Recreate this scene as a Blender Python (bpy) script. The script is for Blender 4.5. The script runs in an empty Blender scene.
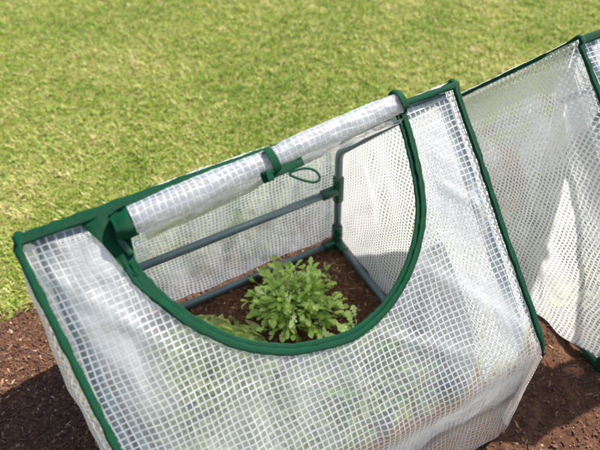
import bpy, math, random
import numpy as np
from mathutils import Vector, Matrix, noise
R = math.radians
random.seed(7); rng = np.random.default_rng(7)
S = bpy.context.scene
COL = S.collection

# ------------------------------------------------------------------ camera
cd = bpy.data.cameras.new('camera'); cam = bpy.data.objects.new('camera', cd); COL.objects.link(cam)
cr = Vector((0.87921941, -0.47569207, -0.02627314)); cu = Vector((0.35741223, 0.62213081, 0.69656999)); cf = Vector((0.31500749, 0.6218282, -0.71700765))
m = Matrix.Identity(4)
for i in range(3):
    m[i][0] = cr[i]; m[i][1] = cu[i]; m[i][2] = -cf[i]
m.translation = (-0.2211, -0.5255, 1.02)
cam.matrix_world = m
cd.sensor_width = 36; cd.lens = 594.93 / 600 * 36
cd.clip_start = 0.02; cd.clip_end = 300
cd.dof.use_dof = True; cd.dof.focus_distance = 0.90; cd.dof.aperture_fstop = 4.5
S.camera = cam

# ------------------------------------------------------------------ sky, sun, exposure
SUN_AZ, SUN_EL = 10.0, 52.0           # azimuth from +X towards +Y
sv = Vector((math.cos(R(SUN_EL)) * math.cos(R(SUN_AZ)), math.cos(R(SUN_EL)) * math.sin(R(SUN_AZ)), math.sin(R(SUN_EL))))
w = bpy.data.worlds.new('World'); S.world = w; w.use_nodes = True
nt = w.node_tree; bg = nt.nodes['Background']
sky = nt.nodes.new('ShaderNodeTexSky'); sky.sky_type = 'NISHITA'; sky.sun_disc = False
sky.sun_elevation = R(SUN_EL); sky.sun_rotation = math.atan2(sv.x, sv.y)
sky.dust_density = 2.0; sky.air_density = 1.0; sky.ozone_density = 0.8
nt.links.new(sky.outputs[0], bg.inputs[0]); bg.inputs[1].default_value = 0.11
sl = bpy.data.lights.new('sun', 'SUN'); so = bpy.data.objects.new('sun', sl); COL.objects.link(so)
sl.energy = 4.6; sl.angle = R(0.9); sl.color = (1, 0.95, 0.87)
so.rotation_euler = sv.to_track_quat('Z', 'Y').to_euler(); so.location = (3, 1, 4)
S.view_settings.view_transform = 'Standard'; S.view_settings.look = 'None'
S.view_settings.exposure = 0.85; S.view_settings.gamma = 1; S.view_settings.use_curve_mapping = False
S.cycles.transparent_max_bounces = 24; S.cycles.max_bounces = 10; S.cycles.transmission_bounces = 8
S.cycles.caustics_reflective = False; S.cycles.caustics_refractive = False

# ------------------------------------------------------------------ node helpers
class NT:
    def __init__(s, name):
        s.m = bpy.data.materials.new(name); s.m.use_nodes = True; s.t = s.m.node_tree; s.t.nodes.clear()
        s.out = s.n('OutputMaterial')
    def n(s, typ, **kw):
        nd = s.t.nodes.new('ShaderNode' + typ)
        for k, v in kw.items(): setattr(nd, k, v)
        return nd
    def l(s, a, b): s.t.links.new(a, b)
    def v(s, sock, val):
        if hasattr(val, 'node'): s.l(val, sock)
        else: sock.default_value = val
    def math(s, op, a, b=None, c=None, clamp=False):
        nd = s.n('Math', operation=op, use_clamp=clamp); s.v(nd.inputs[0], a)
        if b is not None: s.v(nd.inputs[1], b)
        if c is not None: s.v(nd.inputs[2], c)
        return nd.outputs[0]
    def noise(s, vec, scale, detail=3, rough=.5):
        nd = s.n('TexNoise'); s.v(nd.inputs['Scale'], scale); nd.inputs['Detail'].default_value = detail
        nd.inputs['Roughness'].default_value = rough
        if vec is not None: s.l(vec, nd.inputs['Vector'])
        return nd
    def ramp(s, fac, stops):
        nd = s.n('ValToRGB'); s.l(fac, nd.inputs[0]); e = nd.color_ramp.elements
        while len(e) < len(stops): e.new(.5)
        for el, (p, c) in zip(e, stops): el.position = p; el.color = (*c, 1) if len(c) == 3 else c
        return nd.outputs[0]
    def mixc(s, fac, a, b, mode='MIX'):
        nd = s.n('MixRGB', blend_type=mode); s.v(nd.inputs[0], fac)
        for i, x in ((1, a), (2, b)):
            s.v(nd.inputs[i], x if hasattr(x, 'node') else (*x, 1))
        return nd.outputs[0]
    def mixs(s, fac, a, b):
        nd = s.n('MixShader'); s.v(nd.inputs[0], fac); s.l(a, nd.inputs[1]); s.l(b, nd.inputs[2]); return nd.outputs[0]
    def bump(s, h, strength, dist):
        nd = s.n('Bump'); s.l(h, nd.inputs['Height']); nd.inputs['Strength'].default_value = strength; nd.inputs['Distance'].default_value = dist
        return nd.outputs[0]

PITCH = 0.0080
def fabric_material(name, thread_w, milk_lo, milk_hi, seed, cloud=.75):
    M = NT(name)
    uv = M.n('UVMap').outputs[0]
    wob = M.noise(uv, 9 + seed, 2)
    wv = M.n('VectorMath', operation='MULTIPLY_ADD'); M.l(wob.outputs['Color'], wv.inputs[0]); wv.inputs[1].default_value = (.015, .015, 0); M.l(uv, wv.inputs[2])
    sc = M.n('VectorMath', operation='SCALE'); M.l(wv.outputs[0], sc.inputs[0]); sc.inputs['Scale'].default_value = 1 / PITCH
    sp = M.n('SeparateXYZ'); M.l(sc.outputs[0], sp.inputs[0])
    def line(o, wd):
        f = M.math('FRACT', o); d = M.math('ABSOLUTE', M.math('SUBTRACT', f, .5))
        # 0.5 at the thread's centre line, soft edge
        return M.math('DIVIDE', M.math('SUBTRACT', d, .5 - wd / 2), .035, clamp=True), d
    a, da = line(sp.outputs[0], thread_w); b, db = line(sp.outputs[1], thread_w * .9)
    thr = M.math('MAXIMUM', a, b)
    # thread relief
    h = M.math('MAXIMUM', M.math('SUBTRACT', da, .5 - thread_w / 2, clamp=True), M.math('SUBTRACT', db, .5 - thread_w / 2, clamp=True))
    crink = M.noise(uv, 45, 4, .6)
    hh = M.math('ADD', M.math('MULTIPLY', h, .0035), M.math('MULTIPLY', crink.outputs[0], .0038))
    bm = M.bump(hh, .6, 1.0)
    big = M.noise(uv, 6.5 + seed * .7, 4, .55)
    mr = M.n('MapRange'); M.l(big.outputs[0], mr.inputs[0]); mr.inputs[1].default_value = .36; mr.inputs[2].default_value = .64
    mr.inputs[3].default_value = milk_lo; mr.inputs[4].default_value = milk_hi
    clr = M.n('Attribute', attribute_name='seam')            # 1 in the clear strip beside the sewn seams
    keep = M.math('SUBTRACT', 1, clr.outputs['Fac'], clamp=True)
    milk = M.math('MULTIPLY', mr.outputs[0], M.math('MULTIPLY_ADD', keep, .75, .25))
    sv_ = M.n('Mapping'); M.l(uv, sv_.inputs[0]); sv_.inputs['Rotation'].default_value = (0, 0, .5 + seed); sv_.inputs['Scale'].default_value = (1.0, .45, 1)
    cl = M.noise(sv_.outputs[0], 9 + seed, 5, .6); mc = M.n('MapRange', interpolation_type='SMOOTHSTEP'); M.l(cl.outputs[0], mc.inputs[0])
    mc.inputs[1].default_value = .46; mc.inputs[2].default_value = .66; mc.inputs[3].default_value = 0; mc.inputs[4].default_value = cloud
    ca = M.n('Attribute', attribute_name='cloud')            # sheen painted as pale patches, with plain milkiness near the eave
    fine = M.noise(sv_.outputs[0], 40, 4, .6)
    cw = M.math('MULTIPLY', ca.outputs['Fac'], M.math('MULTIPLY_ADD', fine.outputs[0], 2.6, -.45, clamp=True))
    sheen_fac = M.math('MULTIPLY', M.math('MAXIMUM', mc.outputs[0], cw), M.math('MULTIPLY_ADD', keep, .8, .2), clamp=True)
    # thread shader
    d = M.n('BsdfDiffuse'); d.inputs[0].default_value = (.82, .82, .82, 1)
    t = M.n('BsdfTranslucent'); t.inputs[0].default_value = (.90, .90, .89, 1)
    g = M.n('BsdfGlossy'); g.inputs[0].default_value = (1, 1, 1, 1); g.inputs['Roughness'].default_value = .35
    M.l(bm, d.inputs['Normal']); M.l(bm, t.inputs['Normal']); M.l(bm, g.inputs['Normal'])
    th = M.mixs(.08, M.mixs(.64, d.outputs[0], t.outputs[0]), g.outputs[0])
    # film shader
    d2 = M.n('BsdfDiffuse'); d2.inputs[0].default_value = (.80, .82, .84, 1)
    t2 = M.n('BsdfTranslucent'); t2.inputs[0].default_value = (.92, .93, .93, 1)
    M.l(bm, d2.inputs['Normal']); M.l(bm, t2.inputs['Normal'])
    tr = M.n('BsdfTransparent'); tr.inputs[0].default_value = (.97, .98, .98, 1)
    film = M.mixs(milk, tr.outputs[0], M.mixs(.72, d2.outputs[0], t2.outputs[0]))
    g2 = M.n('BsdfGlossy'); g2.inputs[0].default_value = (1, 1, 1, 1); g2.inputs['Roughness'].default_value = .12; M.l(bm, g2.inputs['Normal'])
    lw = M.n('LayerWeight'); lw.inputs[0].default_value = .25; M.l(bm, lw.inputs['Normal'])
    gf = M.math('MULTIPLY_ADD', lw.outputs['Fresnel'], .65, .05, clamp=True)
    film = M.mixs(gf, film, g2.outputs[0])
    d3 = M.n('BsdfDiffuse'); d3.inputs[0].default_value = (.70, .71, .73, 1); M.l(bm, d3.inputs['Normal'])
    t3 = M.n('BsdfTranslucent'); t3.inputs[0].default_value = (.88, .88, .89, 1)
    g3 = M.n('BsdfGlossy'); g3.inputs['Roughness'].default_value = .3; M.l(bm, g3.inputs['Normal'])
    cs = M.mixs(.10, M.mixs(.62, d3.outputs[0], t3.outputs[0]), g3.outputs[0])  # pale layer over the threads, painting reflected sky sheen into the colour
    M.l(M.mixs(sheen_fac, M.mixs(thr, film, th), cs), M.out.inputs[0])
    return M.m

def simple(name, col, rough=.5, var=.15, nscale=60, bump=.0006, metallic=0, spec=.5, weave=False):
    M = NT(name); tc = M.n('TexCoord').outputs['Object']
    nz = M.noise(tc, nscale, 4)
    c = M.mixc(M.math('MULTIPLY', nz.outputs[0], 1.0), tuple(x * (1 - var) for x in col), tuple(min(1, x * (1 + var)) for x in col))
    p = M.n('BsdfPrincipled'); M.l(c, p.inputs['Base Color']); p.inputs['Metallic'].default_value = metallic
    M.l(M.math('MULTIPLY_ADD', nz.outputs[0], .25, rough - .12), p.inputs['Roughness']); p.inputs['Specular IOR Level'].default_value = spec
    h = nz.outputs[0]
    if weave:
        wv = M.n('TexWave', bands_direction='DIAGONAL'); wv.inputs['Scale'].default_value = 420; M.l(tc, wv.inputs[0])
        h = M.math('ADD', M.math('MULTIPLY', h, .9), M.math('MULTIPLY', wv.outputs[1], .22))
    M.l(M.bump(h, .8, bump * 2), p.inputs['Normal'])
    M.l(p.outputs[0], M.out.inputs[0]); return M.m

def leaf_material(name, c1, c2, c3, transl=.45, rough=.45, spec=.4):
    """c1..c3 by the per-leaf value stored in the 'tint' attribute"""
    M = NT(name); at = M.n('Attribute', attribute_name='tint')
    c = M.ramp(at.outputs['Fac'], [(0, c1), (.5, c2), (1, c3)])
    p = M.n('BsdfPrincipled'); M.l(c, p.inputs['Base Color']); p.inputs['Roughness'].default_value = rough; p.inputs['Specular IOR Level'].default_value = spec
    t = M.n('BsdfTranslucent'); M.l(c, t.inputs[0])
    M.l(M.mixs(transl, p.outputs[0], t.outputs[0]), M.out.inputs[0]); return M.m

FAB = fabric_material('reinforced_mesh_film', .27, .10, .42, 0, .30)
FABW = fabric_material('wall_mesh_film', .42, .34, .58, 3, .40)
FABR = fabric_material('rolled_mesh_film', .26, .30, .60, 5, .5)
PLAIN = fabric_material('plain_milky_film', 0.0, .45, .70, 7, .3)
GREEN = simple('green_webbing', (.0006, .056, .024), .58, .30, 90, .0008, weave=True, spec=.14)
GREENP = simple('green_plastic', (.003, .055, .027), .34, .12, 40, .0002)
TUBE = simple('grey_coated_tube', (.115, .165, .18), .36, .12, 30, .0001, metallic=.25)
WHITEP = simple('white_plastic', (.75, .75, .72), .35, .05, 30, .0001)
WIRE = simple('brass_wire', (.45, .38, .22), .35, .1, 30, .0001, metallic=.8)

# ------------------------------------------------------------------ mesh helpers
def link(name, me, mat, parent=None, smooth=True):
    if smooth and len(me.polygons): me.polygons.foreach_set('use_smooth', [True] * len(me.polygons))
    o = bpy.data.objects.new(name, me); COL.objects.link(o)
    if mat: me.materials.append(mat)
    if parent: o.parent = parent
    return o
def tag(o, label=None, cat=None, group=None, kind=None):
    for k, v in (('label', label), ('category', cat), ('group', group), ('kind', kind)):
        if v: o[k] = v
    return o
class MB:
    def __init__(s): s.v = []; s.f = []; s.uv = []
    def grid(s, fn, us, vs, uvfn=None, closed_u=False):
        b = len(s.v); nu, nv = len(us), len(vs)
        for v in vs:
            for u in us:
                s.v.append(tuple(fn(u, v))); s.uv.append(uvfn(u, v) if uvfn else (u, v))
        for j in range(nv - 1):
            for i in range(nu if closed_u else nu - 1):
                i2 = (i + 1) % nu
                s.f.append((b + j * nu + i, b + j * nu + i2, b + (j + 1) * nu + i2, b + (j + 1) * nu + i))
        return b
    def sweep(s, path, a, b, ref=None, n=10, cap=True, wob=0, seed=0):
        """elliptical tube along path; a = half width across ref, b = half thickness along ref"""
        P = [Vector(p) for p in path]; N = len(P); rings = []
        base = len(s.v)
        up = None
        for i, p in enumerate(P):
            t = (P[min(i + 1, N - 1)] - P[max(i - 1, 0)]).normalized()
            if ref is not None: r = Vector(ref(i, p)) if callable(ref) else Vector(ref)
            else: r = up if up is not None else (Vector((0, 0, 1)) if abs(t.z) < .9 else Vector((1, 0, 0)))
            r = (r - t * r.dot(t)).normalized(); up = r; sd = t.cross(r)
            k = 1 + wob * noise.noise(Vector((i * .35 + seed * 17.3, seed, 0))); k2 = 1 + wob * noise.noise(Vector((i * .6 + 9, seed * 3.1, 4)))
            off = sd * (wob * (a(i / (N - 1)) if callable(a) else a) * .35 * noise.noise(Vector((i * .5, 5 + seed, 1))))
            aa = a(i / (N - 1)) if callable(a) else a; bb = b(i / (N - 1)) if callable(b) else b
            for q in range(n):
                an = 2 * math.pi * q / n; ca, sa = math.cos(an), math.sin(an)
                ca = math.copysign(abs(ca) ** .7, ca); sa = math.copysign(abs(sa) ** .7, sa)
                s.v.append(tuple(p + off + sd * (aa * k * ca) + r * (bb * k2 * sa))); s.uv.append((i * .01, q / n * .02))
        for i in range(N - 1):
            for q in range(n):
                q2 = (q + 1) % n
                s.f.append((base + i * n + q, base + i * n + q2, base + (i + 1) * n + q2, base + (i + 1) * n + q))
        if cap:
            s.f.append(tuple(base + q for q in range(n))[::-1]); s.f.append(tuple(base + (N - 1) * n + q for q in range(n)))
    def build(s, name, mat, parent=None, smooth=True, seam=None, cloud=None):
        me = bpy.data.meshes.new(name); me.from_pydata(s.v, [], s.f)
        ul = me.uv_layers.new(name='UVMap')
        li = np.empty(len(me.loops), dtype=np.int32); me.loops.foreach_get('vertex_index', li)
        ul.data.foreach_set('uv', np.array(s.uv, dtype=np.float32)[li].ravel())
        if seam is not None:
            at = me.attributes.new('seam', 'FLOAT', 'POINT'); at.data.foreach_set('value', [float(seam(q)) for q in s.uv])
        if cloud is not None:
            at = me.attributes.new('cloud', 'FLOAT', 'POINT'); at.data.foreach_set('value', [float(cloud(q)) for q in s.uv])
        me.update(); return link(name, me, mat, parent, smooth)

def fn(x, y, z, s): return noise.noise(Vector((x * s, y * s, z * s)))
def smooth(t): t = max(0, min(1, t)); return t * t * (3 - 2 * t)

# ------------------------------------------------------------------ greenhouse dimensions (metres)
W2, DB, DF, H, HB, HF, HM = .2875, .2785, .2764, .5665, .2804, .2776, .1712
LF = math.hypot(DF, H - HF); LB = math.hypot(DB, H - HB)
def profile(s, D, Hh, L, sgn, rad=.028):
    """point of the cloth's cross-section s metres from the ridge, down the roof, round the eave and down the wall; and its outward normal"""
    rd = Vector((0, sgn * D / L, -(H - Hh) / L)); wd = Vector((0, 0, -1))
    e = Vector((0, sgn * D, Hh)); 
    if s < L - rad: p = Vector((0, 0, H)) + rd * s; d = rd
    elif s > L + rad: p = e + wd * (s - L); d = wd
    else:
        t = (s - L + rad) / (2 * rad); p0 = e - rd * rad; p1 = e + wd * rad
        p = p0 * (1 - t) ** 2 + e * 2 * t * (1 - t) + p1 * t * t; d = (rd * (1 - t) + wd * t).normalized()
    n = Vector((0, sgn * -d.z, d.y * sgn)); 
    return p, n
def billow(x, s, seed):
    f = .0075 * fn(x, s, seed, 7) + .0035 * fn(x + .3 * s, s * .6, seed + 3, 22) + .0012 * fn(x, s, seed + 5, 60)
    # diagonal folds running from the corners
    q = x * .8 + s * .6; f += .0030 * max(0, math.sin(q * 75 + 3 * fn(x, s, 1, 6))) ** 3 * smooth((fn(x, s, seed + 8, 5) + .15) * 3)
    return f
def seg_d(x, s, a, b):
    dx, dy = b[0] - a[0], b[1] - a[1]; t = max(0, min(1, ((x - a[0]) * dx + (s - a[1]) * dy) / (dx * dx + dy * dy)))
    return math.hypot(x - a[0] - dx * t, s - a[1] - dy * t)
MILKY_SHEEN = [((-.255, .06), (-.245, .14), .030, .85), ((-.228, .035), (-.222, .06), .020, .8), ((-.235, .13), (-.228, .22), .024, .7), ((.232, .06), (.228, .15), .026, .85), ((.210, .14), (.238, .21), .022, .7), ((.15, .20), (.252, .33), .014, .65), ((.225, .26), (.245, .36), .018, .7), ((.06, .262), (.17, .345), .008, .5), ((-.13, .27), (-.05, .36), .010, .35), ((-.28, .47), (.28, .47), .055, .8), ((.17, .42), (.28, .42), .03, .6)]  # painted sky sheen and fold highlights; the lowest patches are just milky film
def front_milky_sheen(q):
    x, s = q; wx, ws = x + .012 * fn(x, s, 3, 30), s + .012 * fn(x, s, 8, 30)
    return min(.92, sum(w_ * math.exp(-(seg_d(wx, ws, a, b) / r_) ** 2) for a, b, r_, w_ in MILKY_SHEEN))
FOLDS = [((.13, .18), (.262, .36), .010, .007), ((.03, .25), (.20, .37), .008, .005), ((-.28, .04), (-.17, .20), .011, .006), ((-.26, .11), (-.20, .14), .007, .004), ((.215, .12), (.262, .17), .006, .005), ((-.20, .24), (-.02, .30), .014, .005), ((.0, .27), (.03, .40), .012, .005), ((-.12, .26), (-.16, .38), .012, .005)]
def folds(x, s):
    # no folds within a finger's width of the stiff window binding
    rr_ = (abs(x) / .198) ** 2.3 + (max(s, 0) / .257) ** 2.3
    fade = smooth((rr_ - 1.06) / .38)
    if fade <= 0: return 0.0
    return .60 * fade * sum(h_ * math.exp(-(seg_d(x + .006 * fn(x, s, 1, 25), s, a, b) / r_) ** 2) for a, b, r_, h_ in FOLDS)
def front(x, s, off=0, seed=1, calm=1):
    p, n = profile(s, DF, HF, LF, -1)
    rr_ = (abs(x) / .198) ** 2.3 + (max(s, 0) / .257) ** 2.3
    f = (billow(x, s, seed) * (.45 + .75 * smooth((rr_ - 1.0) / .45)) + folds(x, s)) * calm
    ed = min(1, (W2 + .004 - abs(x)) / .03) if abs(x) < W2 + .004 else 0
    f *= .25 + .75 * smooth(ed)
    xx = x
    if x < -.15: xx += smooth((-.15 - x) / .14) * (.06 * min(s, LF) - .008)
    return Vector((xx, 0, 0)) + p + n * (f + off)
def back(x, s, off=0):
    p, n = profile(s, DB, HB, LB, 1)
    ed = smooth((W2 + .004 - abs(x)) / .04)
    return Vector((x, 0, 0)) + p + n * (billow(x, s, 11) * .9 * (.2 + .8 * ed) + off + .004)

# the half-round window's edge, (x, s) on the front roof panel
DPTS = [(-.199, -.002), (-.200, .03), (-.198, .058), (-.191, .090), (-.175, .128), (-.149, .168), (-.113, .207), (-.067, .236), (-.022, .251), (.026, .257), (.074, .247), (.116, .223), (.151, .188), (.176, .148), (.189, .105), (.196, .055), (.198, .025), (.198, -.002)]
def spline(pts, per=8):
    out = []
    P = [Vector((*p, 0)) for p in pts]; P = [P[0] * 2 - P[1]] + P + [P[-1] * 2 - P[-2]]
    for i in range(1, len(P) - 2):
        for k in range(per):
            t = k / per; a, b, c, d = P[i - 1:i + 3]
            q = .5 * ((2 * b) + (c - a) * t + (2 * a - 5 * b + 4 * c - d) * t * t + (3 * b - a - 3 * c + d) * t ** 3); out.append((q.x, q.y))
    out.append(pts[-1]); return out
DC = spline(DPTS)

def make_greenhouse():
    root = bpy.data.objects.new('greenhouse', None); COL.objects.link(root); root.empty_display_size = .1
    # ---- front panel: ring mesh between the window edge and the outer rectangle
    smax = LF + HF - .035
    outer = []
    cx, cy = 0, .0
    NI = len(DC)
    def rect_hit(dx, dy):
        t = 1e9
        if abs(dx) > 1e-9: t = min(t, W2 / abs(dx))
        if dy > 1e-9: t = min(t, smax / dy)
        return (dx * t, dy * t)
    inner = [(x, max(s, 0)) for x, s in DC]
    # insert the two bottom corners as exact rays
    def ang(p): return math.atan2(p[1], p[0])
    full = []
    for k, p in enumerate(inner):
        if full:
            for cxn in (-W2, W2):
                ac = math.atan2(smax, cxn); a0, a1 = ang(full[-1]), ang(p)
                if (a0 - ac) * (a1 - ac) < 0:
                    t = (a0 - ac) / (a0 - a1); full.append((full[-1][0] * (1 - t) + p[0] * t, full[-1][1] * (1 - t) + p[1] * t))
        full.append(p)
    # densify
    dense = []
    for a, b in zip(full[:-1], full[1:]):
        n = max(1, int(math.hypot(b[0] - a[0], b[1] - a[1]) / .0035))
        for k in range(n): dense.append((a[0] + (b[0] - a[0]) * k / n, a[1] + (b[1] - a[1]) * k / n))
    dense.append(full[-1])
    outs = [rect_hit(*p) for p in dense]
    mb = MB(); NR = 70
    def P(i, j):
        a = dense[i]; b = outs[i]; t = j / NR
        return (a[0] + (b[0] - a[0]) * t, a[1] + (b[1] - a[1]) * t)
    mb.grid(lambda i, j: front(*P(i, j)), list(range(len(dense))), list(range(NR + 1)), lambda i, j: P(i, j))
    mb.build('front_panel', FAB, root, seam=lambda q: 1 - smooth((min(W2 - abs(q[0]), q[1]) - .016) / .012), cloud=front_milky_sheen)
    # clear seam strip doubled behind the panel's right and left edges
    # ---- back panel
    mb = MB(); us = np.linspace(-W2, W2, 90); vs = np.linspace(0, LB + HB - .012, 90)
    mb.grid(lambda x, s: back(x, s), us, vs); mb.build('back_panel', FABW, root)
    # ---- gables
    for sgn in (-1, 1):
        mb = MB()
        def top(y): return H - (H - HB) * (y / DB) if y > 0 else H - (H - HF) * (-y / DF)
        ys = np.linspace(-DF, DB, 100); ts = np.linspace(0, 1, 90)
        def g(y, t):
            zt = top(y); zb = .004 + .038 * smooth((.18 - y) / .35) + .006 * fn(y, sgn, 2, 14); z = zb + (zt - zb) * t
            e = min(1, (y + DF) / .09, (DB - y) / .09, (zt - z) / .09); e = smooth(e)
            low = smooth(1 - z / .25)
            bul = (.010 + .012 * low) * e if sgn < 0 else .004 * e - .008 * e * low
            edge_f = 0
            if sgn < 0:
                sk = .06 * (-y / DF * LF) - .008 if y < 0 else -.008 * (1 - smooth(y / .12))
                low_f = smooth((zt - z) / .03) * smooth((y + DF) / .03)
                edge_f = -sk + .010 * low_f * smooth((-y + .05) / .2)
            f = .008 * fn(y, z, 20 + sgn, 8) + .0035 * fn(y + z * .5, z * .4, 30 + sgn, 24) + .003 * math.sin(60 * (y * .75 - z * .6) + 4 * fn(y, z, 3, 6)) * smooth(fn(y, z, 9 + sgn, 6) * 3 + .4)
            return Vector((sgn * (W2 + bul + edge_f + f * (.3 + .7 * e)), y, z))
        mb.grid(g, ys, ts, lambda y, t: (y, (top(y)) * t)); mb.build('side_panel', FABW, root, seam=lambda q: 1 - smooth(((top(q[0]) - q[1]) * .72 - .012) / .012))
        # gable piping from front eave over the peak to the back foot
        path = []
        def add(p, q, n):
            for k in range(n): path.append(Vector(p).lerp(Vector(q), k / n))
        X = sgn * (W2 + .001)
        pts2 = [front(sgn * W2, s, .002) for s in np.linspace(LF + .010, .012, 60)]
        path = pts2 + [Vector((X, -.004, H + .002)), Vector((X, .004, H + .002))] + [Vector((X, y, z)) for y, z in zip(np.linspace(.02, DB, 40), np.linspace(H - (H - HB) * .02 / DB, HB, 40))] + [Vector((X, DB + .002, z)) for z in np.linspace(HB - .01, .05, 20)]
        mb = MB(); mb.sweep(path, lambda t: .0046 * (.45 + .55 * smooth(t / .05)), lambda t: .0034 * (.4 + .6 * smooth(t / .05)), ref=lambda i, p: (0, 0, 1) if abs(p.y) < .2 else (0, -1 if p.y < 0 else 1, .2), wob=.30, seed=3 + sgn, n=12)
        mb.build('edge_binding', GREEN, root)
    # ---- ridge tape
    mb = MB(); xs = np.linspace(-W2 - .002, W2 + .001, 90)
    path = [front(max(-W2, min(W2, x)), .004, .003, calm=.3) + Vector((0, 0, .0015)) for x in xs]
    mb.sweep(path, lambda t: .0066 - .0022 * smooth((t - .3) / .6), .0028, ref=(0, -.72, .69), wob=.22, n=12, seed=9)
    mb.build('ridge_tape', GREEN, root)
    # ---- window binding: outer green strip with zip coil just inside it
    def nrm(i, p): return (0, -.72, .69)
    mb = MB(); path = [front(x, max(s, -.004), .0015) for x, s in spline(DPTS, 12)]
    mb.sweep(path, lambda t: .0044 + .0022 * smooth((.35 - t) / .35), .0020, ref=nrm, wob=.30, n=12, seed=21)
    wb = mb.build('window_binding', GREEN, root)
    mb = MB(); sp = spline(DPTS, 12)
    def inset(k, d):
        a = sp[max(k - 1, 0)]; b = sp[min(k + 1, len(sp) - 1)]; tx, ty = b[0] - a[0], b[1] - a[1]; L = math.hypot(tx, ty) or 1
        return (sp[k][0] + ty / L * d, sp[k][1] - tx / L * d)
    q = []
    for k in range(len(sp)):
        x, s = inset(k, .0062); q.append(front(x, max(s, .0), -.0014))
    mb.sweep(q, .0040, .0020, ref=nrm, wob=.3, n=10, seed=33); mb.build('zip_tape', GREEN, root)
    # puckered second fold of the binding on the left side
    q = []
    for k in range(0, int(len(sp) * .42)):
        x, s = inset(k, -.0050 + .0012 * math.sin(k * .3) + .005 * smooth(k / len(sp) / .42)); q.append(front(x, max(s, .0), .0022))
    mb = MB(); mb.sweep(q, lambda t: .0026 * (1 - .8 * smooth((t - .5) / .5)), lambda t: .0020 * (1 - .9 * smooth((t - .4) / .6)), ref=nrm, wob=.5, n=10, seed=44); mb.build('binding_fold', GREEN, root)
    # green corner patch at the top left of the window
    mb = MB(); tri = [(0, -.226), (.012, -.222), (.035, -.212), (.07, -.202), (.105, -.190)]; inn = [(0, -.186), (.012, -.178), (.035, -.181), (.07, -.187), (.105, -.185)]
    def pw(pts, s):
        for (a, x0), (b, x1) in zip(pts[:-1], pts[1:]):
            if s <= b: return x0 + (x1 - x0) * (s - a) / (b - a)
        return pts[-1][1]
    us = np.linspace(0, 1, 24); vs = np.linspace(0, .105, 50)
    mb.grid(lambda u, s: front(pw(tri, s) * (1 - u) + pw(inn, s) * u, s, (.0035 + .0022 * math.sin(u * 3.1)) * smooth((.112 - s) / .05) + .0022 * fn(u * .05, s, 6, 70)), us, vs)
    cp = mb.build('corner_patch', GREEN, root)
    # zip pull and white ring at the patch's lower end
    mb = MB(); a = front(-.194, .036, .006); b = front(-.1885, .060, .006)
    mb.sweep([a.lerp(b, t) for t in np.linspace(0, 1, 8)], .0036, .0036, ref=(0, -.7, .7), n=14); pull = mb.build('zip_pull', GREENP, root)
    mb = MB(); c = front(-.178, .050, .004); rr = []
    for k in range(25):
        an = 2 * math.pi * k / 24; rr.append(c + Vector((math.cos(an) * .0030, math.sin(an) * .0030 * -.69, -math.sin(an) * .0030 * .72)))
    mb.sweep(rr, .0008, .0008, n=8, cap=False); mb.build('eyelet', WHITEP, root)

    # ---- the flap rolled up along the ridge
    ds = Vector((0, -DF / LF, -(H - HF) / LF)); nf = Vector((0, -(H - HF) / LF, DF / LF))
    def rt(x): return max(0, min(1, (.187 - x) / .367)) ** 1.3
    def rc(x):    # roll centre
        sag = .004 * math.sin((x + .19) / .38 * math.pi)
        return Vector((x, 0, H)) + ds * (.0015 + sag * .5 + .0235 * rt(x)) + nf * (.012 - .002 * rt(x))
    def rad(x, th, turns):
        pinch = math.exp(-((x - .002) / .022) ** 2)
        base = .0148 - .0016 * pinch + .0030 * smooth((-x + .02) / .17)
        return base
    x0, x1 = -.176, .187; T = 2.25 * 2 * math.pi
    def roll(x, th):
        r = (.0075 + (.0125) * th / T) / .02 * rad(x, th, 0)
        f = .0022 * fn(x * 1.2, th * .035, 50, 12) + .0012 * fn(x, th * .05, 60, 38) + .0009 * fn(x * 2, th * .1, 66, 60)
        r += f * (.4 + .6 * th / T)
        a = -th + 2.2
        sk = 1.12
        return rc(x) + ds * (math.cos(a) * r * sk) + nf * (math.sin(a) * r * .95)
    flap = None
    mb = MB(); xs = np.linspace(x0, x1, 130); ths = np.linspace(0, T, 110)
    mb.grid(lambda x, th: roll(x, th), xs, ths, lambda x, th: (x, th * .016))
    flap = mb.build('rolled_flap', FABR, root)
    # flat run of flap between ridge tape and roll
    mb = MB(); mb.grid(lambda x, t: front(x, t * (.006 + .026 * rt(x)), .001 + .003 * fn(x, t * .03, 70, 40)), np.linspace(-.186, .185, 100), np.linspace(.0, 1, 12), lambda x, t: (x, t * .03)); mb.build('flap_top', FABR, flap)
    # loose outer turn sagging below the roll
    def loose(x, t):
        th = t * 1.9; dr = .002 + (.004 + .010 * math.exp(-((x + .07) / .10) ** 2)) * smooth(t) + .003 * smooth((x - .02) / .1)
        r = rad(x, 0, 0) * 1.05 + dr + .0015 * fn(x, t * .1, 80, 40)
        a = .55 - th
        return rc(x) + ds * (math.cos(a) * r * 1.1) + nf * (math.sin(a) * r * .95)
    mb = MB(); mb.grid(loose, np.linspace(-.168, .183, 110), np.linspace(0, 1, 24), lambda x, t: (x + .003, t * .06)); mb.build('flap_edge', PLAIN, flap)
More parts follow.
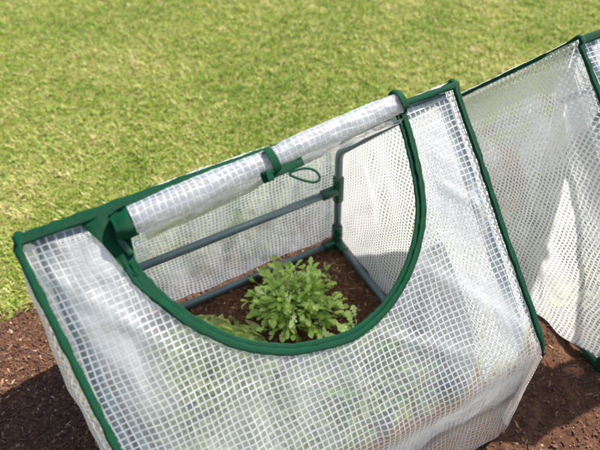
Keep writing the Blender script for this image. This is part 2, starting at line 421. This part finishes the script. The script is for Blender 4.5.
    # green binding coiled in at both ends of the roll
    for (xa, xb, sc, seed, tt) in ((.184, .194, 1.10, 1, 1.15), (-.197, -.174, .90, 2, 1.7)):
        mb = MB()
        def coil(u, th, xa=xa, xb=xb, sc=sc, seed=seed):
            x = xa + (xb - xa) * u; k = th / (tt * 2 * math.pi)
            taper = 1 if seed == 1 else .78 + .28 * smooth(u)
            r = rad(x, 0, 0) * sc * (.55 + .45 * k) * taper * (1 + .22 * fn(u * .05, th * .03, seed * 9, 30))
            a = -th + (2.0 if seed == 1 else 1.4)
            xw = x + .004 * fn(th * .05, u * .1, seed * 5, 12)
            return rc(x) + Vector((xw - x, 0, 0)) + ds * (math.cos(a) * r * 1.12 ) + nf * (math.sin(a) * r)
        mb.grid(coil, np.linspace(0, 1, 12), np.linspace(0, tt * 2 * math.pi, 90))
        o = mb.build('flap_binding', GREEN, flap)
        so_ = o.modifiers.new('thick', 'SOLIDIFY'); so_.thickness = .0016
    # ---- strap: webbing round the roll, folded tab, toggle and elastic loop
    xs_ = -.004; mb = MB(); path = []
    for k in range(40):
        a = 2.55 - k / 39 * 3.7; r = rad(xs_, 0, 0) * 1.16 + .0015
        path.append(rc(xs_ + .010 * k / 39) + ds * (math.cos(a) * r * 1.12) + nf * (math.sin(a) * r))
    path = [front(xs_ - .002, .004, .005)] + path[3:]
    mb.sweep(path, .0056, .0008, ref=lambda i, p: (p - rc(xs_)) , n=12, wob=.08); strap = mb.build('strap', GREEN, root)
    c = rc(xs_ + .006) + ds * .0165 + nf * .008
    ex = Vector((1, 0, 0)); 
    mb = MB(); mb.sweep([c + ex * t + nf * (.0015 * math.sin(t * 160)) - ds * t * .05 for t in np.linspace(-.012, .034, 16)], .0056, .0011, ref=nf, n=12, wob=.1, seed=5); mb.build('strap_tab', GREEN, strap)
    # rolled-over end of the webbing
    mb = MB(); c2 = c + ex * -.017 + nf * .003 + ds * .001; path = []
    for k in range(30):
        a = k / 29 * 2 * math.pi * 1.3; r = .0035 + .0028 * k / 29
        path.append(c2 + ex * math.cos(a) * r * 1.25 + nf * math.sin(a) * r)
    mb.sweep(path, .0066, .0009, ref=lambda i, p: (p - c2), n=10); mb.build('strap_end', GREEN, strap)
    mb = MB(); path = []
    for k in range(34):
        t = k / 33; an = t * 2 * math.pi
        px = .004 + .017 * (1 - math.cos(an)) ; py = -.0062 * math.sin(an) * (.35 + .65 * (1 - math.cos(an)) / 2)
        path.append(c + ex * (px + .006) + ds * (.006 + py * 1.9 + px * .42) + nf * (.004 + .003 * math.sin(an * .5)))
    mb.sweep(path, .0016, .0009, ref=nf, n=8); mb.build('elastic_loop', GREEN, strap)

    # ---- tube frame
    ti, r = .016, .0075
    xi = W2 - ti; yb = DB - ti; yf = -(DF - ti)
    def tube(pts, name='frame_tube', rr=r):
        mb = MB(); mb.sweep(pts, rr, rr, n=18); return mb.build(name, TUBE, root)
    def bend(a, b, c, rad_, n=10):
        a, b, c = Vector(a), Vector(b), Vector(c); u = (a - b).normalized(); v = (c - b).normalized(); p = b + u * rad_; q = b + v * rad_
        return [p * (1 - t) ** 2 + b * 2 * t * (1 - t) + q * t * t for t in np.linspace(0, 1, n)]
    zb = .010
    for y in (yb, yf):
        tube([(-xi, y, zb), (xi, y, zb)], 'base_rail')
        tube([(-xi, y, HM), (xi, y, HM)], 'middle_rail')
    tube([(-xi, 0, H - .013), (xi, 0, H - .013)], 'ridge_rail')
    for x in (-xi, xi):
        tube([(x, yf, zb), (x, yb, zb)], 'base_rail')
        pk = (x, 0, H - .016)
        pts = [(x, yb, zb)] + bend((x, yb, zb), (x, yb, HB - .010), pk, .022) + bend((x, yb, HB), pk, (x, yf, HF), .02) + bend(pk, (x, yf, HF - .010), (x, yf, zb), .022) + [(x, yf, zb)]
        tube(pts, 'hoop')
    # green connectors
    def sleeve(mb, a, b, rr=.0105):
        a, b = Vector(a), Vector(b); d = (b - a)
        mb.sweep([a, a + d * .04, a + d * .96, b], lambda t: rr * (.93 if t in (0, 1) else 1), lambda t: rr * (.93 if t in (0, 1) else 1), n=18)
    for x in (-xi, xi):
        sx = -1 if x > 0 else 1
        for y in (yb, yf):
            sy = -1 if y > 0 else 1
            mb = MB(); sleeve(mb, (x, y, -.002), (x, y, .062), .0112); sleeve(mb, (x, y, zb), (x + sx * .036, y, zb)); sleeve(mb, (x, y, zb), (x, y + sy * .036, zb))
            mb.sweep([Vector((x - sx * .001, y + sy * .008, .045)), Vector((x - sx * .001, y + sy * .0145, .045))], .0045, .0045, n=12)
            mb.build('corner_connector', GREENP, root)
            mb = MB(); sleeve(mb, (x, y, HM - .032), (x, y, HM + .034), .0108); sleeve(mb, (x, y, HM), (x + sx * .040, y, HM)); mb.build('tee_connector', GREENP, root)
    # small wire clip on the back base rail
    mb = MB(); px, pz = .048, .018
    pz += .006; mb.sweep([(px, yb - .009, pz), (px - .004, yb - .006, pz + .012), (px + .012, yb - .004, pz + .013), (px + .013, yb - .008, pz + .004), (px + .003, yb - .009, pz + .003)], .0015, .0015, n=8); mb.build('wire_clip', WIRE, root)
    return root

gh = make_greenhouse()
tag(gh, 'mesh covered cold frame with its half-round window rolled up and tied, salad growing inside', 'greenhouse', 'mesh cold frames on the soil bed')
def copy_tree(o, parent=None):
    c = o.copy(); COL.objects.link(c); c.parent = parent
    for ch in list(o.children): copy_tree(ch, c)
    return c
g2 = copy_tree(gh); g2.location = (.515 + W2 + .012, 0, 0)
g2['label'] = 'mesh cold frame at the right photo edge, showing its white side panel'

# ------------------------------------------------------------------ lawn, soil
def soil_material():
    M = NT('soil'); tc = M.n('TexCoord').outputs['Object']
    a = M.noise(tc, 38, 6, .7); b = M.noise(tc, 260, 4, .7); c = M.noise(tc, 6, 2)
    f = M.math('ADD', M.math('MULTIPLY', a.outputs[0], .5), M.math('MULTIPLY', b.outputs[0], .5))
    col = M.ramp(f, [(.34, (.042, .019, .011)), (.48, (.13, .062, .034)), (.58, (.24, .12, .068)), (.70, (.42, .25, .15))])
    col = M.mixc(M.math('MULTIPLY', c.outputs[0], .5), col, (.085, .036, .018))
    p = M.n('BsdfPrincipled'); M.l(col, p.inputs['Base Color']); p.inputs['Roughness'].default_value = .9; p.inputs['Specular IOR Level'].default_value = .2
    M.l(M.bump(f, 1, .012), p.inputs['Normal']); M.l(p.outputs[0], M.out.inputs[0]); return M.m
SOIL = soil_material()
BX0, BX1, BY0, BY1 = -1.2, 2.0, -1.3, .425
def soil_h(x, y):
    v = Vector((x, y, 0))
    h = .010 * noise.noise(v * 7) + .006 * noise.noise(v * 22 + Vector((3, 1, 5))) + .0045 * noise.noise(v * 60) + .0035 * abs(noise.noise(v * 130))
    # heap of soil against the outside of the middle frame's right wall
    h += .045 * math.exp(-(((x - .345) / .045) ** 2 + ((y - .02) / .11) ** 2))
    return h - .006
def soil_patch():
    mb = MB(); xs = np.concatenate([np.arange(BX0, -.62, .02), np.arange(-.62, .80, .0045), np.arange(.80, BX1 + .01, .015)])
    ys = np.concatenate([np.arange(BY0, -.45, .02), np.arange(-.45, BY1 + .03, .0045)])
    mb.grid(lambda x, y: (x, y, soil_h(x, y) - .03 * smooth((y - BY1) / .02)), xs, ys)
    o = mb.build('soil_bed', SOIL); tag(o, kind='structure'); return o
soil_patch()

def lawn_material():
    M = NT('lawn_ground'); tc = M.n('TexCoord').outputs['Object']
    a = M.noise(tc, 14, 5, .65); b = M.noise(tc, 160, 4, .7)
    f = M.math('ADD', M.math('MULTIPLY', a.outputs[0], .5), M.math('MULTIPLY', b.outputs[0], .5))
    col = M.ramp(f, [(.35, (.10, .12, .022)), (.5, (.20, .21, .05)), (.65, (.32, .28, .12))])
    p = M.n('BsdfPrincipled'); M.l(col, p.inputs['Base Color']); p.inputs['Roughness'].default_value = .9; p.inputs['Specular IOR Level'].default_value = .1
    M.l(M.bump(f, 1, .01), p.inputs['Normal']); M.l(p.outputs[0], M.out.inputs[0]); return M.m
mb = MB()
mb.grid(lambda x, y: (x, y, -.035 - .02 * (1 if (BX0 + .05 < x < BX1 - .05 and BY0 + .05 < y < BY1 - .02) else 0) + .022 * (1 if not (BX0 < x < BX1 and BY0 < y < BY1) else 0)), np.concatenate([[-60, -20, -6, -3], np.arange(-1.3, 2.2, .1), [3, 6, 20, 60]]), np.concatenate([[-60, -20, -6, -3], np.arange(-1.4, .36, .1), [.42, .46, .6, 1, 2, 4, 8, 20, 60]]))
lawn = mb.build('ground', lawn_material(), smooth=False); tag(lawn, kind='structure')

def blades():
    """short mown grass, thinning out far from the bed"""
    regs = [(-.9, 2.3, .425, 1.1, 100000), (-.7, 2.3, 1.1, 2.3, 125000), (-2.2, -.9, -.2, 2.6, 16000), (2.3, 3.4, -.2, 2.6, 12000), (-.9, 2.3, 2.3, 3.6, 16000), (-1.9, -1.22, -1.3, -.2, 6000)]
    X = []; Y = []
    for x0, x1, y0, y1, n in regs:
        X.append(rng.uniform(x0, x1, n)); Y.append(rng.uniform(y0, y1, n))
    X = np.concatenate(X); Y = np.concatenate(Y); n = len(X)
    # ragged border towards the soil
    pn = np.array([noise.noise(Vector((x * 4, y * 4, 0))) for x, y in zip(X, Y)])
    pf = np.array([noise.noise(Vector((x * 30, y * 30, 5))) for x, y in zip(X, Y)])
    pt = np.array([noise.noise(Vector((x * 1.3, y * 1.3, 9))) for x, y in zip(X, Y)])
    dens = rng.random(n) < .62 + .5 * pf + .3 * pn
    X, Y, pn, pf, pt = X[dens], Y[dens], pn[dens], pf[dens], pt[dens]; n = len(X)
    th = rng.uniform(0, 2 * np.pi, n); ln = rng.uniform(.008, .024, n) * (1 + .5 * pf); wd = rng.uniform(.0009, .0020, n)
    lean = rng.uniform(.2, 1.6, n); 
    dx, dy = np.cos(th), np.sin(th); sx, sy = -dy, dx
    segs = [(0, 1.0, 0), (.5, .9, .3), (1, .12, 1.0)]
    V = np.empty((n, 6, 3), np.float32)
    for k, (t, wf, bend) in enumerate(segs):
        hz = ln * t * np.cos(lean * (.45 + .55 * t)); ho = ln * t * np.sin(lean * (.45 + .55 * t))
        for s_ in (0, 1):
            sg = -1 if s_ == 0 else 1
            V[:, k * 2 + s_, 0] = X + dx * ho + sx * wd * wf * sg; V[:, k * 2 + s_, 1] = Y + dy * ho + sy * wd * wf * sg; V[:, k * 2 + s_, 2] = -.014 + hz
    base = np.arange(n)[:, None] * 6
    F = np.concatenate([base + np.array([0, 1, 3, 2]), base + np.array([2, 3, 5, 4])], axis=1).reshape(-1, 4).astype(np.int32)
    me = bpy.data.meshes.new('grass'); me.vertices.add(n * 6); me.vertices.foreach_set('co', V.ravel())
    me.loops.add(F.size); me.loops.foreach_set('vertex_index', F.ravel()); me.polygons.add(len(F)); me.polygons.foreach_set('loop_start', np.arange(0, F.size, 4, dtype=np.int32))
    me.update(calc_edges=True)
    tint = np.clip(.30 + .75 * pn * .7 + .22 * pt + .50 * pf + .04 + rng.normal(0, .19, n), 0, 1)
    tint = np.where(rng.random(n) < .11, rng.uniform(.72, 1, n), tint)
    at = me.attributes.new('tint', 'FLOAT', 'POINT'); at.data.foreach_set('value', np.repeat(tint, 6).astype(np.float32))
    M = NT('grass_blade'); a = M.n('Attribute', attribute_name='tint')
    c = M.ramp(a.outputs['Fac'], [(0, (.14, .27, .022)), (.35, (.28, .41, .050)), (.65, (.47, .50, .12)), (1, (.76, .66, .36))])
    p = M.n('BsdfPrincipled'); M.l(c, p.inputs['Base Color']); p.inputs['Roughness'].default_value = .55; p.inputs['Specular IOR Level'].default_value = .35
    t = M.n('BsdfTranslucent'); M.l(c, t.inputs[0]); M.l(M.mixs(.4, p.outputs[0], t.outputs[0]), M.out.inputs[0])
    o = link('grass', me, M.m, smooth=False)
    tag(o, 'short mown lawn grass, green with straw coloured dry patches', 'grass', kind='stuff')
blades()

def crumbs():
    mb = MB(); n = 22000
    tint = []
    base = 0; V = []; F = []
    for k in range(n):
        if k < 14000: x = random.uniform(-.62, .75); y = random.uniform(-.45, .42)
        elif k < 18500: x = random.uniform(-.2, .30); y = random.uniform(-.05, .30)
        else: x = random.uniform(-.55, -.28); y = random.uniform(.0, .45)
        z = soil_h(x, y) + .001
        L = random.choice((.0012, .0015, .002, .002, .003, .004, .007)) * random.uniform(.7, 1.3); wdt = min(L, random.uniform(.0012, .003)); hh = random.uniform(.0006, .0016)
        q = Matrix.Rotation(random.uniform(0, 6.28), 3, 'Z') @ Matrix.Rotation(random.uniform(-.7, .7), 3, 'X') @ Matrix.Rotation(random.uniform(-.5, .5), 3, 'Y')
        b = len(V)
        for (ax, ay, az) in ((-1, -.6, -1), (.8, -1, -1), (1, .7, -1), (-.7, 1, -1), (-.8, -.5, 1), (.7, -.7, 1), (.8, .5, 1), (-.5, .8, 1)):
            V.append(tuple(Vector((x, y, z)) + q @ Vector((ax * L * random.uniform(.7, 1.1), ay * wdt * random.uniform(.7, 1.1), az * hh))))
        F += [(b, b + 3, b + 2, b + 1), (b + 4, b + 5, b + 6, b + 7), (b, b + 1, b + 5, b + 4), (b + 1, b + 2, b + 6, b + 5), (b + 2, b + 3, b + 7, b + 6), (b + 3, b, b + 4, b + 7)]
        tint += [min(1, abs(random.gauss(0, .38)))] * 8
    me = bpy.data.meshes.new('soil_crumbs'); me.from_pydata(V, [], F)
    at = me.attributes.new('tint', 'FLOAT', 'POINT'); at.data.foreach_set('value', tint)
    M = NT('bark_crumb'); a = M.n('Attribute', attribute_name='tint')
    c = M.ramp(a.outputs['Fac'], [(0, (.070, .034, .020)), (.45, (.15, .072, .040)), (.8, (.32, .18, .10)), (1, (.50, .36, .22))])
    p = M.n('BsdfPrincipled'); M.l(c, p.inputs['Base Color']); p.inputs['Roughness'].default_value = .85; M.l(p.outputs[0], M.out.inputs[0])
    o = link('soil_crumbs', me, M.m, smooth=False); tag(o, 'brown bark crumbs and clods scattered over the planting soil', 'soil crumbs', kind='stuff')
crumbs()

# ------------------------------------------------------------------ plants
def leaf_outline(kind):
    """half-widths along the leaf, t from base to tip"""
    if kind == 'lobed':
        return [(0, .04), (.12, .06), (.22, .26), (.30, .14), (.42, .40), (.52, .24), (.66, .50), (.78, .34), (.88, .36), (1, .03)]
    if kind == 'spoon':
        return [(0, .04), (.2, .06), (.35, .18), (.5, .36), (.65, .48), (.78, .46), (.9, .28), (1, .03)]
    return [(0, .10), (.15, .22), (.3, .42), (.45, .55), (.6, .62), (.75, .60), (.88, .45), (1, .12)]
class Plant:
    def __init__(s): s.V = []; s.F = []; s.T = []; s.SV = MB()
    def frill(s, base, d, up, length, width, tint):
        d = d.normalized(); side = d.cross(up)
        if side.length < 1e-4: side = Vector((1, 0, 0))
        side.normalize(); nrm = side.cross(d).normalized(); b = len(s.V); NU, NV = 15, 14; ph = random.uniform(0, 9)
        for j in range(NV):
            t = j / (NV - 1); hw = width * (.16 + .50 * math.sin(math.pi * min(1, t * 1.02) ** 1.1 * .62) ) * (1 if t < .8 else math.sqrt(max(.05, 1 - ((t - .8) / .22) ** 2)))
            for i in range(NU):
                u = -1 + 2 * i / (NU - 1); e = max(abs(u), t * 1.05) ** 3
                q = base + d * (length * t * (1 + .05 * math.sin(u * 11 + ph))) + side * (u * hw * (1 + .12 * math.sin(t * 17 + ph * 2)))
                q += nrm * (.12 * width * u * u * (1 - .4 * t) - length * .35 * t * t + e * width * (.12 * math.sin(u * 9 + t * 13 + ph) + .07 * math.sin(u * 21 - t * 25 + ph * 3)) + .018 * width * math.sin(u * 30) * math.sin(t * 24 + ph))
                s.V.append(tuple(q)); s.T.append(max(0, min(1, tint + .35 * e - .15 + (.3 if abs(u) < .1 and t < .8 else 0) + random.gauss(0, .06))))
        for j in range(NV - 1):
            for i in range(NU - 1): a = b + j * NU + i; s.F.append((a, a + 1, a + NU + 1, a + NU))
    def leaf(s, base, d, up, length, width, kind, tint, curl=.5, ruffle=.0):
        d = d.normalized(); side = d.cross(up)
        if side.length < 1e-4: side = Vector((1, 0, 0))
        side.normalize(); nrm = side.cross(d).normalized()
        b = len(s.V); ol = leaf_outline(kind); ph = random.uniform(0, 6.28)
        for i, (t, hw) in enumerate(ol):
            c = base + d * (length * t) * (1 - .12 * curl * t) - nrm * (curl * length * t * t * .5)
            jw = random.uniform(.82, 1.15)
            for sg in (-1, 0, 1):
                z = abs(sg) * (.22 * hw * width) + ruffle * width * math.sin(ph + t * 19 + sg * 1.4) * abs(sg)
                s.V.append(tuple(c + side * (sg * hw * width * jw) + nrm * z)); s.T.append(max(0, min(1, tint + (.10 if sg == 0 else 0))))
        for i in range(len(ol) - 1):
            for k in (0, 1): a = b + i * 3 + k; s.F.append((a, a + 1, a + 4, a + 3))
    def stem(s, pts, r): s.SV.sweep(pts, lambda t: r * (1 - .5 * t), lambda t: r * (1 - .5 * t), n=6)
    def build(s, name, loc, leafmat, stemmat, label, cat, group=None):
        root = bpy.data.objects.new(name, None); COL.objects.link(root); root.location = loc; root.empty_display_size = .05
        me = bpy.data.meshes.new('leaves'); me.from_pydata(s.V, [], s.F)
        at = me.attributes.new('tint', 'FLOAT', 'POINT'); at.data.foreach_set('value', s.T); link('leaves', me, leafmat, root)
        if s.SV.v: s.SV.build('stems', stemmat, root)
        tag(root, label, cat, group); return root
LEAF = leaf_material('salad_leaf', (.24, .42, .055), (.47, .67, .13), (.74, .85, .42), .40, .30, .7)
LET = leaf_material('lettuce_leaf', (.34, .52, .10), (.60, .72, .24), (.82, .86, .50), .5, .45)
STEM = simple('pale_green_stem', (.26, .36, .12), .5, .2, 50, .0002)

def bushy(seed, loc, R0, Hh, nb, label, group=None):
    random.seed(seed); P = Plant()
    for k in range(nb):
        az = random.uniform(0, 2 * math.pi); el = math.acos(random.uniform(0.0, .98)) if k % 6 else 1.45
        rr = random.uniform(.58, 1.02) * (1.22 if k % 8 == 0 else 1)
        # tip on a lumpy dome
        lump = 1 + .22 * noise.noise(Vector((math.cos(az) * 1.6, math.sin(az) * 1.6, el * 1.3 + seed)))
        tip = Vector((math.cos(az) * math.sin(el) * R0, math.sin(az) * math.sin(el) * R0, math.cos(el) * Hh + .018)) * rr * lump
        tip.z = max(tip.z, .010)
        b = Vector((random.gauss(0, .012), random.gauss(0, .012), 0)); mid = b.lerp(tip, .5) + Vector((0, 0, .022)) + Vector((random.gauss(0, .006), random.gauss(0, .006), 0))
        pts = [b * (1 - t) ** 2 + mid * 2 * t * (1 - t) + tip * t * t for t in np.linspace(0, 1, 8)]
        P.stem(pts, random.uniform(.0009, .0014))
        d = (pts[-1] - pts[-3]).normalized(); d = (d + Vector((random.gauss(0, .35), random.gauss(0, .35), random.gauss(.25, .35)))).normalized()
        tn = random.gauss(.42, .2); kind = random.choice(('lobed', 'lobed', 'spoon'))
        L = random.uniform(.018, .034) * (R0 / .1)
        P.leaf(tip, d, Vector((random.gauss(0, .4), random.gauss(0, .4), 1)), L, L * random.uniform(.40, .60), kind, tn, random.uniform(-.1, .9), .03)
        for j in range(random.choice((3, 4, 5))):
            q = pts[random.choice((3, 4, 5, 6, 6, 7))]; dd = (d + Vector((random.gauss(0, .9), random.gauss(0, .9), random.gauss(.1, .5)))).normalized()
            l2 = random.uniform(.011, .025) * (R0 / .1)
            P.leaf(q, dd, Vector((random.gauss(0, .5), random.gauss(0, .5), 1)), l2, l2 * random.uniform(.35, .6), random.choice(('lobed', 'spoon')), tn + random.gauss(-.05, .12), random.uniform(-.1, .9), .03)
    return P.build('salad_plant', loc, LEAF, STEM, label, 'plant', group)
def lettuce(seed, loc, R0, label, group):
    random.seed(seed); P = Plant()
    for k in range(46):
        f = k / 46; az = k * 2.399 + random.gauss(0, .2); el = .25 + 1.05 * f
        d = Vector((math.cos(az) * math.sin(el), math.sin(az) * math.sin(el), math.cos(el)))
        L = R0 * (.55 + .5 * f) * random.uniform(.85, 1.1)
        P.frill(Vector((d.x * .008, d.y * .008, .006)), d, Vector((0, 0, 1)) if el > .3 else -Vector((d.x, d.y, .01)), L, L * .85, .6 - .35 * f + random.gauss(0, .1))
    return P.build('lettuce', loc, LET, STEM, label, 'plant', group)
bushy(3, (.096, .148, .000), .088, .066, 250, 'bushy green salad plant with small lobed leaves, seen through the open window')
lettuce(5, (-.120, .078, .0), .120, 'pale lettuce beside the bushy salad plant, tip showing at the window edge', None)
lettuce(6, (-.120, -.085, .0), .110, 'pale lettuce blurred behind the front mesh below the window, left side', 'lettuces behind the front mesh')
bushy(8, (.150, -.075, .0), .105, .080, 120, 'green plant blurred behind the front mesh, below the window on the right', None)
lettuce(9, (.020, -.080, .0), .085, 'pale lettuce blurred behind the front mesh under the middle of the window', 'lettuces behind the front mesh')
lettuce(12, (.710, .120, .0), .120, 'pale lettuce faintly seen through the right cold frame, farther one', 'plants in the right cold frame')
lettuce(13, (.705, -.080, .0), .120, 'pale lettuce faintly seen through the right cold frame, nearer one', 'plants in the right cold frame')
